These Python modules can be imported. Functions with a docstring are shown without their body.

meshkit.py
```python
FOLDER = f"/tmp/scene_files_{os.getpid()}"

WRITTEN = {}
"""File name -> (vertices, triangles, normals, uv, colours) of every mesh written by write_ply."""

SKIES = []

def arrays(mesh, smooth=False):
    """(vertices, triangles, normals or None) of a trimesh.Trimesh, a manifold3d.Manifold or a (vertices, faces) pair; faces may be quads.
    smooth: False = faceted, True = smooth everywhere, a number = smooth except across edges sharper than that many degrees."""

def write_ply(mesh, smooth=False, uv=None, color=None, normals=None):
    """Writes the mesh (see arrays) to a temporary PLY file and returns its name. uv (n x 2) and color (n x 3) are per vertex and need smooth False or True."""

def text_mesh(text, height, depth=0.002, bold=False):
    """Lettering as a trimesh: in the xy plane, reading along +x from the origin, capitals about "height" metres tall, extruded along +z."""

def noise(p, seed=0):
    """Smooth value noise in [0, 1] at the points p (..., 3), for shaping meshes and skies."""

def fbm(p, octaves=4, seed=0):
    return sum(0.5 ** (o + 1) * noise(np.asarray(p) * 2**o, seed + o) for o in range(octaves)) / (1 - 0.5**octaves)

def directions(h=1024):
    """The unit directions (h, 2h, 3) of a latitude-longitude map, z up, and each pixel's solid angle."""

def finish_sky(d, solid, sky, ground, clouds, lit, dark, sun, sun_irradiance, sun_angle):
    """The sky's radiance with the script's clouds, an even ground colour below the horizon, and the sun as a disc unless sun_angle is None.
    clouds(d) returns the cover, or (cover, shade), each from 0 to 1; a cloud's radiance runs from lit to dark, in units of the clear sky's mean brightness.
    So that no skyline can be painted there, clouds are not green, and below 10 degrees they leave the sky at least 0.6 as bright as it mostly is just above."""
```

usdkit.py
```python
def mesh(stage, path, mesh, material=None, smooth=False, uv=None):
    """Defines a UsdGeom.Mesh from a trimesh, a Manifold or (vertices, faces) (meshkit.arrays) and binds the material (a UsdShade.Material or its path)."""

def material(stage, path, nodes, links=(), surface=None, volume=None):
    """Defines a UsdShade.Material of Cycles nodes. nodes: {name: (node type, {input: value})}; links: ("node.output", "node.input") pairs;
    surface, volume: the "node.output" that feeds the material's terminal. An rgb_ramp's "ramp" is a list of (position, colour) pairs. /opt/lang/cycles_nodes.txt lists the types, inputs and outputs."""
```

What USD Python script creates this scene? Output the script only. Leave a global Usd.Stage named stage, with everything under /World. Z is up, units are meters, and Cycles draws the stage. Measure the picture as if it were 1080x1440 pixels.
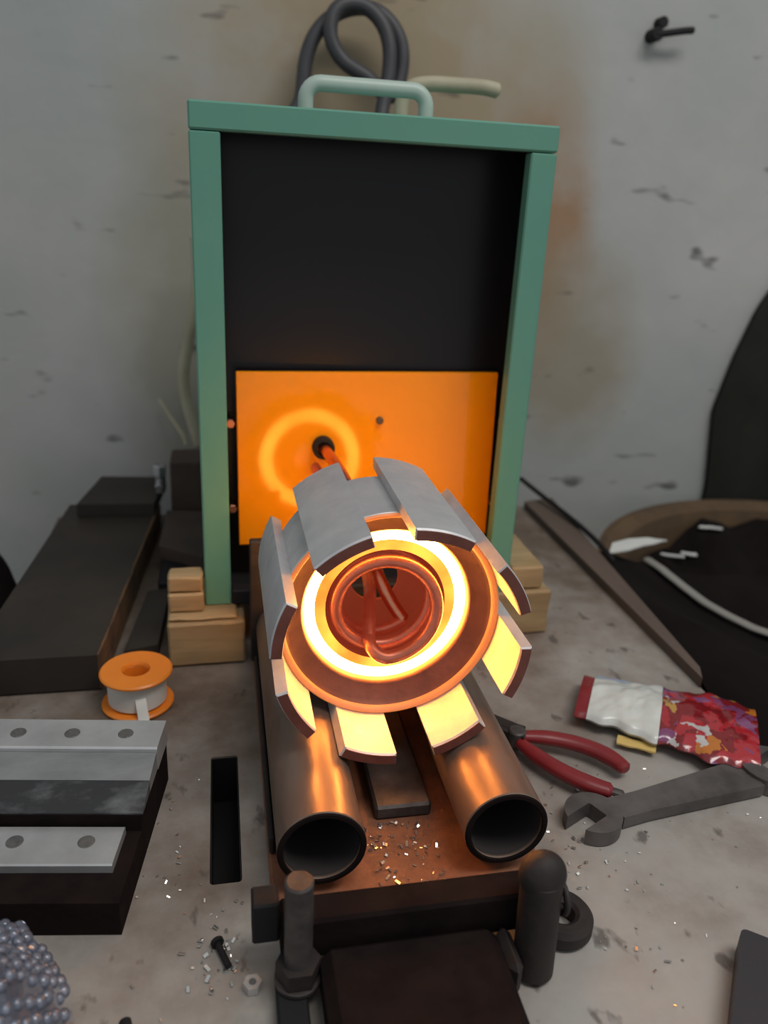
import math, random
import numpy as np, trimesh, usdkit, meshkit
import shapely.geometry as sg
from pxr import Usd, UsdGeom, UsdLux, UsdShade, Gf, Sdf

stage = Usd.Stage.CreateInMemory()
UsdGeom.SetStageUpAxis(stage, UsdGeom.Tokens.z)
UsdGeom.SetStageMetersPerUnit(stage, 1.0)
UsdGeom.Xform.Define(stage, '/World')
UsdGeom.Scope.Define(stage, '/World/Looks')
rng = random.Random(7)
nrg = np.random.default_rng(7)

T = 0.75                                     # height of the work table's top; shapes below are given from that level
# ------------------------------------------------------------------ camera
CAM_H, F_PX = 0.33, 1120.0
pitch, yaw, roll = (math.radians(a) for a in (21.117, 12.131, 2.929))
fw = np.array([math.sin(yaw) * math.cos(pitch), math.cos(yaw) * math.cos(pitch), -math.sin(pitch)])
rt = np.cross(fw, [0, 0, 1]); rt /= np.linalg.norm(rt)
up = np.cross(rt, fw)
rt, up = math.cos(roll) * rt + math.sin(roll) * up, -math.sin(roll) * rt + math.cos(roll) * up
cam = UsdGeom.Camera.Define(stage, '/World/camera')
m4 = Gf.Matrix4d(*rt, 0, *up, 0, *(-fw), 0, 0, 0, T + CAM_H, 1)
cam.AddTransformOp().Set(m4)
cam.CreateHorizontalApertureAttr(24.0)
cam.CreateVerticalApertureAttr(32.0)
cam.CreateFocalLengthAttr(24.0 * F_PX / 1080)
cam.CreateClippingRangeAttr(Gf.Vec2f(0.02, 100))
cam.CreateFStopAttr(5.6)
cam.CreateFocusDistanceAttr(0.43)
cam.CreateExposureAttr(0.0)

# ------------------------------------------------------------------ light: grey workshop daylight all round, one lamp over the bench
dome = UsdLux.DomeLight.Define(stage, '/World/workshop_daylight')
dome.CreateIntensityAttr(0.13)
dome.CreateColorAttr(Gf.Vec3f(0.93, 0.98, 1.0))
lamp = UsdLux.RectLight.Define(stage, '/World/ceiling_lamp')
lamp.CreateWidthAttr(1.2); lamp.CreateHeightAttr(0.5)
lamp.CreateIntensityAttr(9.4)
lamp.CreateColorAttr(Gf.Vec3f(1.0, 0.96, 0.9))
lamp.AddTranslateOp().Set((0.70, -0.20, 2.45))

# ------------------------------------------------------------------ materials
MATS = {}
def _reg(name, nodes, links, surface):
    MATS[name] = usdkit.material(stage, '/World/Looks/' + name, nodes, links, surface=surface)
    return MATS[name]

def mat(name, c1, c2=None, rough=.6, metal=0., scale=20, lo=.35, hi=.7, bump=0., bscale=None, spec=.5, detail=6, rough2=None,
        coat=0., sheen=0., stretch=(1, 1, 1), emit=None, estr=0., trans=0., alpha=1.):
    n = {'p': ('principled_bsdf', dict(base_color=c1, roughness=rough, metallic=metal, specular_ior_level=spec, coat_weight=coat,
                                       sheen_weight=sheen, transmission_weight=trans, alpha=alpha))}
    l = []
    if emit is not None:
        n['p'][1]['emission_color'] = emit; n['p'][1]['emission_strength'] = estr
    if c2 is not None or bump:
        n['tc'] = ('texture_coordinate', {})
        n['mp'] = ('mapping', dict(scale=stretch))
        l += [('tc.object', 'mp.vector')]
    if c2 is not None:
        n['nz'] = ('noise_texture', dict(scale=scale, detail=detail, roughness=.6))
        n['rp'] = ('rgb_ramp', dict(ramp=[(0, c1), (lo, c1), (hi, c2), (1, c2)]))
        l += [('mp.vector', 'nz.vector'), ('nz.fac', 'rp.fac'), ('rp.color', 'p.base_color')]
        if rough2 is not None:
            n['mr'] = ('map_range', dict(from_min=lo, from_max=hi, to_min=rough, to_max=rough2, clamp=True))
            l += [('nz.fac', 'mr.value'), ('mr.result', 'p.roughness')]
    if bump:
        n['nb'] = ('noise_texture', dict(scale=bscale or scale * 3, detail=5))
        n['bp'] = ('bump', dict(strength=bump, distance=.002))
        l += [('mp.vector', 'nb.vector'), ('nb.fac', 'bp.height'), ('bp.normal', 'p.normal')]
    return _reg(name, n, l, 'p.BSDF')

mat('steel_grey', (.50, .50, .52), (.36, .35, .37), rough=.33, rough2=.5, metal=.85, scale=60, bump=.05)
mat('tooth_steel', (.60, .60, .62), (.46, .46, .48), rough=.42, rough2=.55, metal=.35, scale=40, bump=.08)
mat('scaled_steel', (.16, .070, .055), (.10, .045, .036), rough=.5, metal=.4, scale=70, bump=.1, emit=(1, .10, .035), estr=.02)
mat('pipe_steel', (.27, .19, .15), (.13, .085, .065), rough=.30, rough2=.48, metal=.5, scale=40, stretch=(1, .25, 1), bump=.12)
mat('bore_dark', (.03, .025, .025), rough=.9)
mat('dark_iron', (.016, .012, .012), (.034, .025, .023), rough=.65, metal=.2, scale=45, bump=.3)
mat('black_iron', (.010, .007, .007), (.018, .012, .011), rough=1.0, spec=.06, scale=45, bump=.3)
mat('wrench_steel', (.15, .135, .132), (.075, .066, .064), rough=.5, metal=.4, scale=40, bump=.15)
mat('worn_iron', (.10, .088, .085), (.045, .037, .036), rough=.5, metal=.4, scale=60, bump=.2)
mat('black_plate', (.030, .026, .023), (.050, .039, .032), rough=.55, metal=.2, scale=14, bump=.15, spec=.35)
mat('rusty_edge', (.16, .075, .03), (.05, .032, .022), rough=.8, scale=50, bump=.4)
mat('rusty_plate', (.26, .10, .05), (.15, .06, .035), rough=.6, scale=60, bump=.4)
mat('rusty_board', (.075, .048, .038), (.045, .032, .028), rough=.8, scale=25, bump=.3)
mat('green_paint', (.098, .28, .215), (.115, .295, .22), rough=.42, scale=10, bump=.03)
mat('pale_paint', (.40, .50, .45), (.36, .44, .40), rough=.4, scale=30)
mat('black_gloss', (.008, .008, .011), rough=.3, spec=.3)
mat('black_dull', (.012, .011, .012), rough=.7, spec=.3)
mat('orange_board', (.92, .30, .005), (.88, .31, .006), rough=.09, scale=4, spec=.45)
mat('copper', (.80, .36, .22), (.66, .28, .17), rough=.3, metal=1., scale=80)
mat('lit_copper', (.55, .22, .15), (.40, .16, .11), rough=.35, metal=.8, scale=80, emit=(1, .12, .05), estr=.10)  # faint emission paints the bore glow onto the copper
mat('pale_wood', (.42, .30, .16), (.26, .17, .08), rough=.75, scale=45, stretch=(.15, 1, 1), bump=.25)
mat('orange_plastic', (.86, .25, .022), (.80, .22, .02), rough=.35, scale=30)
mat('tape_white', (.78, .77, .73), rough=.55)
mat('bolt_hole', (.17, .165, .16), (.10, .10, .10), rough=.6, metal=.4, scale=300)
mat('bright_strip', (.62, .62, .63), (.47, .47, .48), rough=.30, metal=.6, scale=35, bump=.05)
mat('grey_face', (.34, .35, .355), (.20, .205, .21), rough=.38, metal=.5, scale=40, stretch=(.4, 1, 1), bump=.1)
mat('shaded_face', (.045, .045, .048), (.16, .165, .17), rough=.35, metal=.4, scale=55, stretch=(.5, 1, 1), lo=.48, hi=.66)  # near-black: shade of the steeper lower face painted into the colour
mat('red_rubber', (.24, .018, .022), (.19, .014, .018), rough=.35, scale=30)
mat('cable_black', (.05, .05, .058), (.035, .035, .04), rough=.5, scale=40)
mat('hose_beige', (.40, .37, .27), (.32, .29, .20), rough=.6, scale=30)
mat('bin_brown', (.12, .072, .034), (.06, .036, .02), rough=.8, scale=18, bump=.3)
mat('dark_cloth', (.008, .006, .006), (.013, .010, .010), rough=1.0, spec=.08, scale=12, bump=.3)
mat('olive_cloth', (.028, .029, .025), (.018, .018, .016), rough=1.0, spec=.1, scale=9, bump=.3)
mat('white_paper', (.62, .63, .62), rough=.7)
mat('strap_grey', (.26, .25, .23), rough=.6)
mat('edge_bar', (.125, .088, .07), (.085, .06, .05), rough=.7, scale=25, stretch=(1, .2, 1), bump=.2)
mat('filings', (.75, .74, .72), rough=.25, metal=.9)
mat('label_grey', (.36, .35, .37), rough=.5)
mat('navy_black', (.03, .027, .033), rough=.5)
mat('floor_grey', (.055, .05, .047), (.035, .032, .03), rough=.8, scale=6, bump=.2)
mat('table_under', (.08, .07, .065), rough=.7)

# heated steel: gives off its own light
def hot(name, c, s, c2=None, scale=25, s2=None):
    n = {'e': ('emission', dict(color=c, strength=s))}
    l = []
    if s2 is not None:
        n['tc'] = ('texture_coordinate', {}); n['nz'] = ('noise_texture', dict(scale=scale, detail=2))
        n['mr'] = ('map_range', dict(from_min=.35, from_max=.65, to_min=s, to_max=s2, clamp=True))
        l += [('tc.object', 'nz.vector'), ('nz.fac', 'mr.value'), ('mr.result', 'e.strength')]
    _reg(name, n, l, 'e.emission')
hot('glow_band', (1, .35, .055), 75, s2=40, scale=30)
hot('glow_inner', (1, .28, .035), 3.2, s2=1.4, scale=40)
hot('glow_rear', (1, .40, .05), 24, s2=15, scale=30)
mat('lit_lip', (.42, .20, .12), (.34, .15, .09), rough=.5, metal=.2, scale=60, emit=(1, .24, .04), estr=.5)  # emission paints in the white-hot ring's light falling on the lip
mat('glow_bore', (.18, .06, .045), (.11, .04, .03), rough=.5, metal=.3, scale=40, emit=(1, .13, .05), estr=.16)

# wall: grey limewash with brown damp patches and dark chips
W = {'g': ('geometry', {}),
     'n1': ('noise_texture', dict(scale=3.2, detail=5, roughness=.6)),
     'r1': ('rgb_ramp', dict(ramp=[(.3, (.34, .37, .37)), (.5, (.40, .405, .395)), (.7, (.47, .46, .46))])),
     'p': ('principled_bsdf', dict(roughness=.85, specular_ior_level=.2))}
WL = [('g.position', 'n1.vector'), ('n1.fac', 'r1.fac')]
last = 'r1.color'
def patch(k, loc, scl, col, amt, nscale=9.):
    global last
    W['m' + k] = ('mapping', dict(mapping_type='texture', location=loc, scale=scl))
    W['g' + k] = ('gradient_texture', dict(gradient_type='spherical'))
    W['n' + k] = ('noise_texture', dict(scale=nscale, detail=4))
    W['a' + k] = ('math', dict(math_type='multiply'))
    W['b' + k] = ('map_range', dict(from_min=.05, from_max=.30, to_min=0, to_max=amt, clamp=True))
    W['x' + k] = ('mix_color', dict(blend_type='mix', b=col))
    WL.extend([('g.position', 'm%s.vector' % k), ('m%s.vector' % k, 'g%s.vector' % k), ('g.position', 'n%s.vector' % k),
               ('g%s.fac' % k, 'a%s.value1' % k), ('n%s.fac' % k, 'a%s.value2' % k), ('a%s.value' % k, 'b%s.value' % k),
               ('b%s.result' % k, 'x%s.fac' % k), (last, 'x%s.a' % k)])
    last = 'x%s.result' % k
patch('A', (.16, .92, T + .44), (.30, 1, .24), (.34, .26, .16), .85)
patch('B', (.36, .92, T + .30), (.09, 1, .20), (.32, .17, .075), .8, 14.)
patch('C', (.41, .92, T + .17), (.13, 1, .17), (.30, .25, .18), .75, 11.)
patch('D', (-.02, .92, T + .20), (.13, 1, .26), (.30, .27, .19), .6, 12.)
W['cm'] = ('mapping', dict(scale=(13, 1, 34)))
W['cn'] = ('noise_texture', dict(scale=1.0, detail=2.5, roughness=.55))
W['cr'] = ('map_range', dict(from_min=.645, from_max=.72, to_min=0, to_max=.75, clamp=True))
W['cx'] = ('mix_color', dict(blend_type='mix', b=(.06, .058, .055)))
W['bn'] = ('noise_texture', dict(scale=22, detail=6)); W['bp'] = ('bump', dict(strength=.35, distance=.004))
WL += [('g.position', 'cm.vector'), ('cm.vector', 'cn.vector'), ('cn.fac', 'cr.value'), ('cr.result', 'cx.fac'), (last, 'cx.a'),
       ('cx.result', 'p.base_color'), ('g.position', 'bn.vector'), ('bn.fac', 'bp.height'), ('bp.normal', 'p.normal')]
_reg('wall_plaster', W, WL, 'p.BSDF')

# table: grey steel top, oily brown dirt, small dark scratches
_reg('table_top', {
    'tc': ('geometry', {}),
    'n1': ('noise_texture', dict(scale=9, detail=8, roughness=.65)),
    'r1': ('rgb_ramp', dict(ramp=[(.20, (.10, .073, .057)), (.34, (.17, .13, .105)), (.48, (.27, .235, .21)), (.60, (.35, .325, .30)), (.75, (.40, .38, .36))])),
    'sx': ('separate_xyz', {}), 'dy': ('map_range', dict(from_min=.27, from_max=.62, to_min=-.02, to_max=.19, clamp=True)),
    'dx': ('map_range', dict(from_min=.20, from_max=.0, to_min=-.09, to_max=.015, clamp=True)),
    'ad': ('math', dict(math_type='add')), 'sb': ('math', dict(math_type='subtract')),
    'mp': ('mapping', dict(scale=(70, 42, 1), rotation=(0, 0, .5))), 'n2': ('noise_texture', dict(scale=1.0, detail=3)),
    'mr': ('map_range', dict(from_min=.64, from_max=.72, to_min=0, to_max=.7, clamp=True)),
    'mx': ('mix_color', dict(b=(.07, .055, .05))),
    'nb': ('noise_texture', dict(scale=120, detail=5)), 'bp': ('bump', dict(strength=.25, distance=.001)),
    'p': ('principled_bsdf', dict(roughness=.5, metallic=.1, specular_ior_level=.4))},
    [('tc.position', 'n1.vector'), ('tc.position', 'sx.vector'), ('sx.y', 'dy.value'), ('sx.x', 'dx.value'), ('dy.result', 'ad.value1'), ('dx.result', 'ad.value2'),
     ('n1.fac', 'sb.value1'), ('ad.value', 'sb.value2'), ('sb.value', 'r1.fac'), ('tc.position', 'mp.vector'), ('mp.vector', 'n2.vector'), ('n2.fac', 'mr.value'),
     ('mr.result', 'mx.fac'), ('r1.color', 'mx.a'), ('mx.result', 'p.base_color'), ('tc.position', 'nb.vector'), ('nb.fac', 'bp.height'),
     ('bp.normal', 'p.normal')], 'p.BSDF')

# printed foil: colour blotches on red
_reg('red_foil', {
    'tc': ('texture_coordinate', {}),
    'dn': ('noise_texture', dict(scale=70, detail=3)), 'dm': ('mix_vector', dict(fac=.035)),
    'v': ('voronoi_texture', dict(scale=85)),
    's': ('separate_color', {}),
    'r': ('rgb_ramp', dict(ramp=[(0, (.20, .008, .012)), (.52, (.24, .010, .014)), (.56, (.20, .05, .14)), (.68, (.22, .07, .17)), (.71, (.50, .16, .02)),
                                 (.80, (.44, .25, .05)), (.83, (.40, .02, .03)), (.93, (.36, .02, .03)), (.96, (.5, .48, .48)), (1, (.5, .48, .48))], interpolate=False)),
    'nb': ('noise_texture', dict(scale=60, detail=3)), 'bp': ('bump', dict(strength=.5, distance=.003)),
    'p': ('principled_bsdf', dict(roughness=.2, specular_ior_level=.6, coat_weight=.6))},
    [('tc.object', 'dn.vector'), ('tc.object', 'dm.a'), ('dn.color', 'dm.b'), ('dm.result', 'v.vector'), ('v.color', 's.color'), ('s.r', 'r.fac'), ('r.color', 'p.base_color'),
     ('tc.object', 'nb.vector'), ('nb.fac', 'bp.height'), ('bp.normal', 'p.normal')], 'p.BSDF')
mat('white_foil', (.66, .67, .63), (.55, .57, .55), rough=.3, scale=30, bump=.4, coat=.4)
mat('purple_foil', (.34, .12, .40), (.20, .45, .42), rough=.3, scale=45, coat=.4)
mat('dark_red_foil', (.22, .015, .02), rough=.3)
mat('yellow_foil', (.66, .47, .16), rough=.35)
_reg('bubble_film', {
    'd': ('diffuse_bsdf', dict(color=(.45, .50, .66))), 'gl': ('glossy_bsdf', dict(color=(.95, .97, 1), roughness=.07)),
    't': ('transparent_bsdf', dict(color=(.90, .93, .98))), 'lw': ('fresnel', dict(IOR=1.75)),
    'm1': ('mix_closure', dict(fac=.20)), 'm2': ('mix_closure', {})},
    [('t.BSDF', 'm1.closure1'), ('d.BSDF', 'm1.closure2'), ('m1.closure', 'm2.closure1'), ('gl.BSDF', 'm2.closure2'), ('lw.fac', 'm2.fac')], 'm2.closure')

# ------------------------------------------------------------------ helpers
USED = {}
def path_for(parent, name):
    base = parent + '/' + name
    k = USED.get(base, -1) + 1
    USED[base] = k
    return base if k == 0 else '%s_%03d' % (base, k)

LOC = {}
def thing(name, label, cat, loc, group=None, kind=None):
    """Xform at the thing's base; loc is measured from the table top."""
    p = path_for('/World', name)
    x = UsdGeom.Xform.Define(stage, p)
    x.AddTranslateOp().Set((loc[0], loc[1], loc[2] + T))
    keys(x.GetPrim(), label, cat, group, kind)
    LOC[p] = np.array(loc, float)
    return p
def keys(prim, label=None, cat=None, group=None, kind=None):
    for k, v in (('label', label), ('category', cat), ('group', group), ('kind', kind)):
        if v: prim.SetCustomDataByKey(k, v)
def part(parent, name, mesh, m, smooth=35, label=None, kind=None):
    """One Mesh under a thing (or a part); the mesh is given in table coordinates."""
    p = path_for(parent, name)
    v, f, n = meshkit.arrays(mesh, smooth)
    root = '/'.join(parent.split('/')[:3])
    t = trimesh.Trimesh(v - LOC[root], f, process=False)
    prim = usdkit.mesh(stage, p, t, MATS[m], smooth=False)
    if n is not None:
        from pxr import Vt
        prim.CreateNormalsAttr(Vt.Vec3fArray.FromNumpy(n.astype(np.float32))); prim.SetNormalsInterpolation('vertex')
    keys(prim.GetPrim(), label, None, None, kind)
    return p
def single(name, mesh, m, label, cat, group=None, kind=None, smooth=35, loc=None):
    """A thing that is one Mesh."""
    p = path_for('/World', name)
    v, f, n = meshkit.arrays(mesh, smooth)
    if loc is None:
        lo, hi = v.min(0), v.max(0); loc = np.array([(lo[0] + hi[0]) / 2, (lo[1] + hi[1]) / 2, lo[2]])
    prim = usdkit.mesh(stage, p, trimesh.Trimesh(v - loc, f, process=False), MATS[m], smooth=False)
    if n is not None:
        from pxr import Vt
        prim.CreateNormalsAttr(Vt.Vec3fArray.FromNumpy(n.astype(np.float32))); prim.SetNormalsInterpolation('vertex')
    prim.AddTranslateOp().Set((float(loc[0]), float(loc[1]), float(loc[2]) + T))
    keys(prim.GetPrim(), label, cat, group, kind)
    return p

def join(*ms): return trimesh.util.concatenate([m for m in ms])
def rotz(m, a, c=(0, 0, 0)):
    m = m.copy(); m.apply_transform(trimesh.transformations.rotation_matrix(math.radians(a), [0, 0, 1], c)); return m
def rot(m, a, ax, c):
    m = m.copy(); m.apply_transform(trimesh.transformations.rotation_matrix(math.radians(a), ax, c)); return m
def cbox(x0, x1, y0, y1, z0, z1, b=.0015):
    """Box with chamfered edges."""
    pts = []
    for sx in (0, 1):
        for sy in (0, 1):
            for sz in (0, 1):
                c = np.array([(x0, x1)[sx], (y0, y1)[sy], (z0, z1)[sz]], float)
                d = np.array([1 - 2 * sx, 1 - 2 * sy, 1 - 2 * sz]) * b
                for k in range(3):
                    q = c + d; q[k] = c[k]; pts.append(q)
    return trimesh.convex.convex_hull(np.array(pts))
def frame_of(d):
    d = np.asarray(d, float) / np.linalg.norm(d)
    a = np.array([0, 0, 1.]) if abs(d[2]) < .9 else np.array([1., 0, 0])
    e1 = np.cross(a, d); e1 /= np.linalg.norm(e1)
    return e1, np.cross(d, e1), d
def lathe(profile, p0, d, n=64, closed=False):
    """Revolves (r, h) pairs about the axis from p0 along d."""
    pr = np.array(profile, float); e1, e2, d = frame_of(d); k = len(pr)
    a = np.linspace(0, 2 * np.pi, n, endpoint=False)
    v = (np.asarray(p0)[None, None] + pr[:, 0][None, :, None] * (np.cos(a)[:, None, None] * e1 + np.sin(a)[:, None, None] * e2)
         + pr[:, 1][None, :, None] * d).reshape(-1, 3)
    f = []
    for i in range(n):
        j = (i + 1) % n
        for q in range(k if closed else k - 1):
            r = (q + 1) % k
            f += [[i * k + q, j * k + q, j * k + r], [i * k + q, j * k + r, i * k + r]]
    t = trimesh.Trimesh(v, f, process=False)
    t.merge_vertices(); t.update_faces(t.nondegenerate_faces()); t.fix_normals()
    return t
def cyl(p0, p1, r, n=32, b=None):
    p0, p1 = np.array(p0, float), np.array(p1, float); h = np.linalg.norm(p1 - p0); b = min(r, h) * .15 if b is None else b
    return lathe([(0, 0), (r - b, 0), (r, b), (r, h - b), (r - b, h), (0, h)], p0, p1 - p0, n)
def tube(p0, p1, ro, ri, n=48):
    p0, p1 = np.array(p0, float), np.array(p1, float); h = np.linalg.norm(p1 - p0); b = (ro - ri) * .2
    return lathe([(ri, b), (ri + b, 0), (ro - b, 0), (ro, b), (ro, h - b), (ro - b, h), (ri + b, h), (ri, h - b)], p0, p1 - p0, n, closed=True)
def spline(pts, n=60):
    from scipy.interpolate import CubicSpline
    pts = np.array(pts, float); s = np.r_[0, np.cumsum(np.linalg.norm(np.diff(pts, axis=0), axis=1))]
    return CubicSpline(s, pts)(np.linspace(0, s[-1], n))
def sweep(path, r, n=12, cap=True, flat=1.0):
    """Round (or flattened) bar along a path, with rounded ends; r may vary along it."""
    P = np.array(path, float); m = len(P); R = np.broadcast_to(np.asarray(r, float), (m,))
    t = np.gradient(P, axis=0); t /= np.linalg.norm(t, axis=1)[:, None]
    e1, e2, _ = frame_of(t[0]); rings = []
    a = np.linspace(0, 2 * np.pi, n, endpoint=False)
    for i in range(m):
        e1 = e1 - t[i] * (e1 @ t[i]); e1 /= np.linalg.norm(e1); e2 = np.cross(t[i], e1)
        rings.append(P[i] + R[i] * (np.cos(a)[:, None] * e1 + flat * np.sin(a)[:, None] * e2))
    if cap:
        rings = [P[0] - t[0] * R[0] * .35 + (rings[0] - P[0]) * .6] + rings + [P[-1] + t[-1] * R[-1] * .35 + (rings[-1] - P[-1]) * .6]
    v = np.concatenate(rings); k = len(rings); f = []
    for i in range(k - 1):
        for j in range(n):
            q = (j + 1) % n
            f += [[i * n + j, i * n + q, (i + 1) * n + q], [i * n + j, (i + 1) * n + q, (i + 1) * n + j]]
    v = np.vstack([v, rings[0].mean(0), rings[-1].mean(0)])
    for j in range(n):
        q = (j + 1) % n
        f += [[len(v) - 2, q, j], [len(v) - 1, (k - 1) * n + j, (k - 1) * n + q]]
    return trimesh.Trimesh(v, f, process=False)
def prism(poly, z0, z1):
    m = trimesh.creation.extrude_polygon(poly, z1 - z0, engine='earcut'); m.apply_translation([0, 0, z0]); return m
def along_x(yz, x0, x1):
    """Extrudes a (y, z) outline along x."""
    m = trimesh.creation.extrude_polygon(sg.Polygon(yz), x1 - x0, engine='earcut')
    v = m.vertices.copy(); m.vertices = np.stack([v[:, 2] + x0, v[:, 0], v[:, 1]], 1); m.fix_normals(); return m
def hexnut(c, r, h, hole=None, a0=0):
    ang = np.radians(a0 + 60 * np.arange(6)); outer = sg.Polygon(np.stack([c[0] + r * np.cos(ang), c[1] + r * np.sin(ang)], 1))
    if hole: outer = outer.difference(sg.Point(c[0], c[1]).buffer(hole, 12))
    return prism(outer, c[2], c[2] + h)
def wobble(m, amp, freq, seed=0):
    m = m.copy(); v = np.array(m.vertices)
    for k in range(3): v[:, k] += amp * (meshkit.fbm(v * freq + 37.1 * k, 3, seed + k) - .5) * 2
    m.vertices = v; return m
def refined(m, e):
    v, f = trimesh.remesh.subdivide_to_size(m.vertices, m.faces, e, max_iter=12)
    t = trimesh.Trimesh(v, f); t.merge_vertices(); return t

# ================================================================== THE SETTING
single('wall_back', cbox(-2.4, 2.8, .92, 1.02, -T, 1.9), 'wall_plaster', 'grey limewashed wall with brown damp patches behind the machine', 'wall', kind='structure', smooth=False)
single('floor', cbox(-2.4, 2.8, -1.6, .92, -T - .05, -T), 'floor_grey', 'dark workshop floor under the table', 'floor', kind='structure', smooth=False)

# ------------------------------------------------------------------ work table
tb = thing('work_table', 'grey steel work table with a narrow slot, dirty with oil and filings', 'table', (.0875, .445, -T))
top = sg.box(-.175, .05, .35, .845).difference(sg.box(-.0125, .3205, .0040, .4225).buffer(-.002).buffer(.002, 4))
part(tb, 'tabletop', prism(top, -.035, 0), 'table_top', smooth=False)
part(tb, 'slot_shade_walls', prism(sg.box(-.0124, .3206, .0039, .4224).difference(sg.box(-.0117, .3213, .0032, .4217)), -.0350, -.0012), 'black_dull', smooth=False)  # black walls added to paint the shade inside the slot
part(tb, 'slot_shade_floor', cbox(-.020, .013, .29, .45, -.040, -.0352, .001), 'black_dull')  # black floor plate added as the shade down in the slot
part(tb, 'apron', join(cbox(-.16, .335, .06, .075, -.10, -.035), cbox(-.16, .335, .815, .83, -.10, -.035),
                       cbox(-.16, -.145, .075, .815, -.10, -.035), cbox(.32, .335, .075, .815, -.10, -.035)), 'table_under')
for lx in (-.165, .30):
    for ly in (.06, .79):
        part(tb, 'leg', cbox(lx, lx + .04, ly, ly + .04, -T, -.10), 'table_under')

# ------------------------------------------------------------------ brown bar along the edge, rod
bar = sg.Polygon([(.349, .835), (.388, .845), (.356, .47), (.349, .455)])
single('edge_board', prism(bar, .0005, .009), 'edge_bar', 'thin brown wedge-shaped board lying along the right edge of the table', 'board', smooth=False)
single('thin_rod', sweep(spline([(.362, .885, .020), (.372, .81, .016), (.381, .735, .012), (.376, .66, .0115)], 40), .0028), 'black_dull',
       'thin black rod lying on the brown board at the table edge', 'rod')

# ================================================================== TRANSFORMER BOX
BX = dict(x0=-.016, x1=.2245, y0=.55, y1=.76, z0=.040, z1=.3835)
tr = thing('heating_machine', 'green-framed induction heating machine with recessed black front standing on wood blocks', 'machine', (.104, .655, .040))
x0, x1, y0, y1, z0, z1 = (BX[k] for k in ('x0', 'x1', 'y0', 'y1', 'z0', 'z1'))
fo = sg.box(x0, z0, x1, z1).difference(sg.box(.0032, z0 + .012, .2062, .3672))
def front_prism(poly, ya, yb):
    m = trimesh.creation.extrude_polygon(poly, yb - ya, engine='earcut'); v = m.vertices.copy()
    m.vertices = np.stack([v[:, 0], yb - v[:, 2], v[:, 1]], 1); m.fix_normals(); return m
for nm, b in (('frame_rail', (x0, z1 - .0163, x1, z1)), ('bottom_rail', (.0036, z0, .2058, z0 + .012))):
    part(tr, nm, cbox(b[0], b[2], y0, y0 + .012, b[1], b[3], .0012), 'green_paint' if b[3] > .2 else 'black_dull')
for nm, b in (('frame_post', (x0, .0032)), ('frame_post', (.2062, x1))):
    part(tr, nm, cbox(b[0], b[1], y0 + .0004, y0 + .012, z0, z1 - .0168, .001), 'green_paint')
part(tr, 'side_panel', cbox(x0 + .0005, x0 + .003, y0 + .0125, y1, z0, z1 - .003, .0005), 'green_paint')
part(tr, 'side_panel', cbox(x1 - .003, x1 - .0005, y0 + .0125, y1, z0, z1 - .003, .0005), 'green_paint')
part(tr, 'top_panel', cbox(x0 + .0005, x1 - .0005, y0 + .0125, y1, z1 - .0028, z1 - .0003, .0005), 'green_paint')
part(tr, 'rear_panel', cbox(x0 + .0035, x1 - .0035, y1 - .003, y1, z0 + .001, z1 - .0035, .0005), 'green_paint')
part(tr, 'bottom_panel', cbox(x0 + .0035, x1 - .0035, y0 + .0125, y1 - .0035, z0 + .0005, z0 + .003, .0005), 'black_dull')
part(tr, 'front_panel', cbox(x0 + .0035, x1 - .0035, .601, .604, z0 + .0035, z1 - .0035, .0005), 'black_gloss', label='glossy black recessed front panel')
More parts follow.
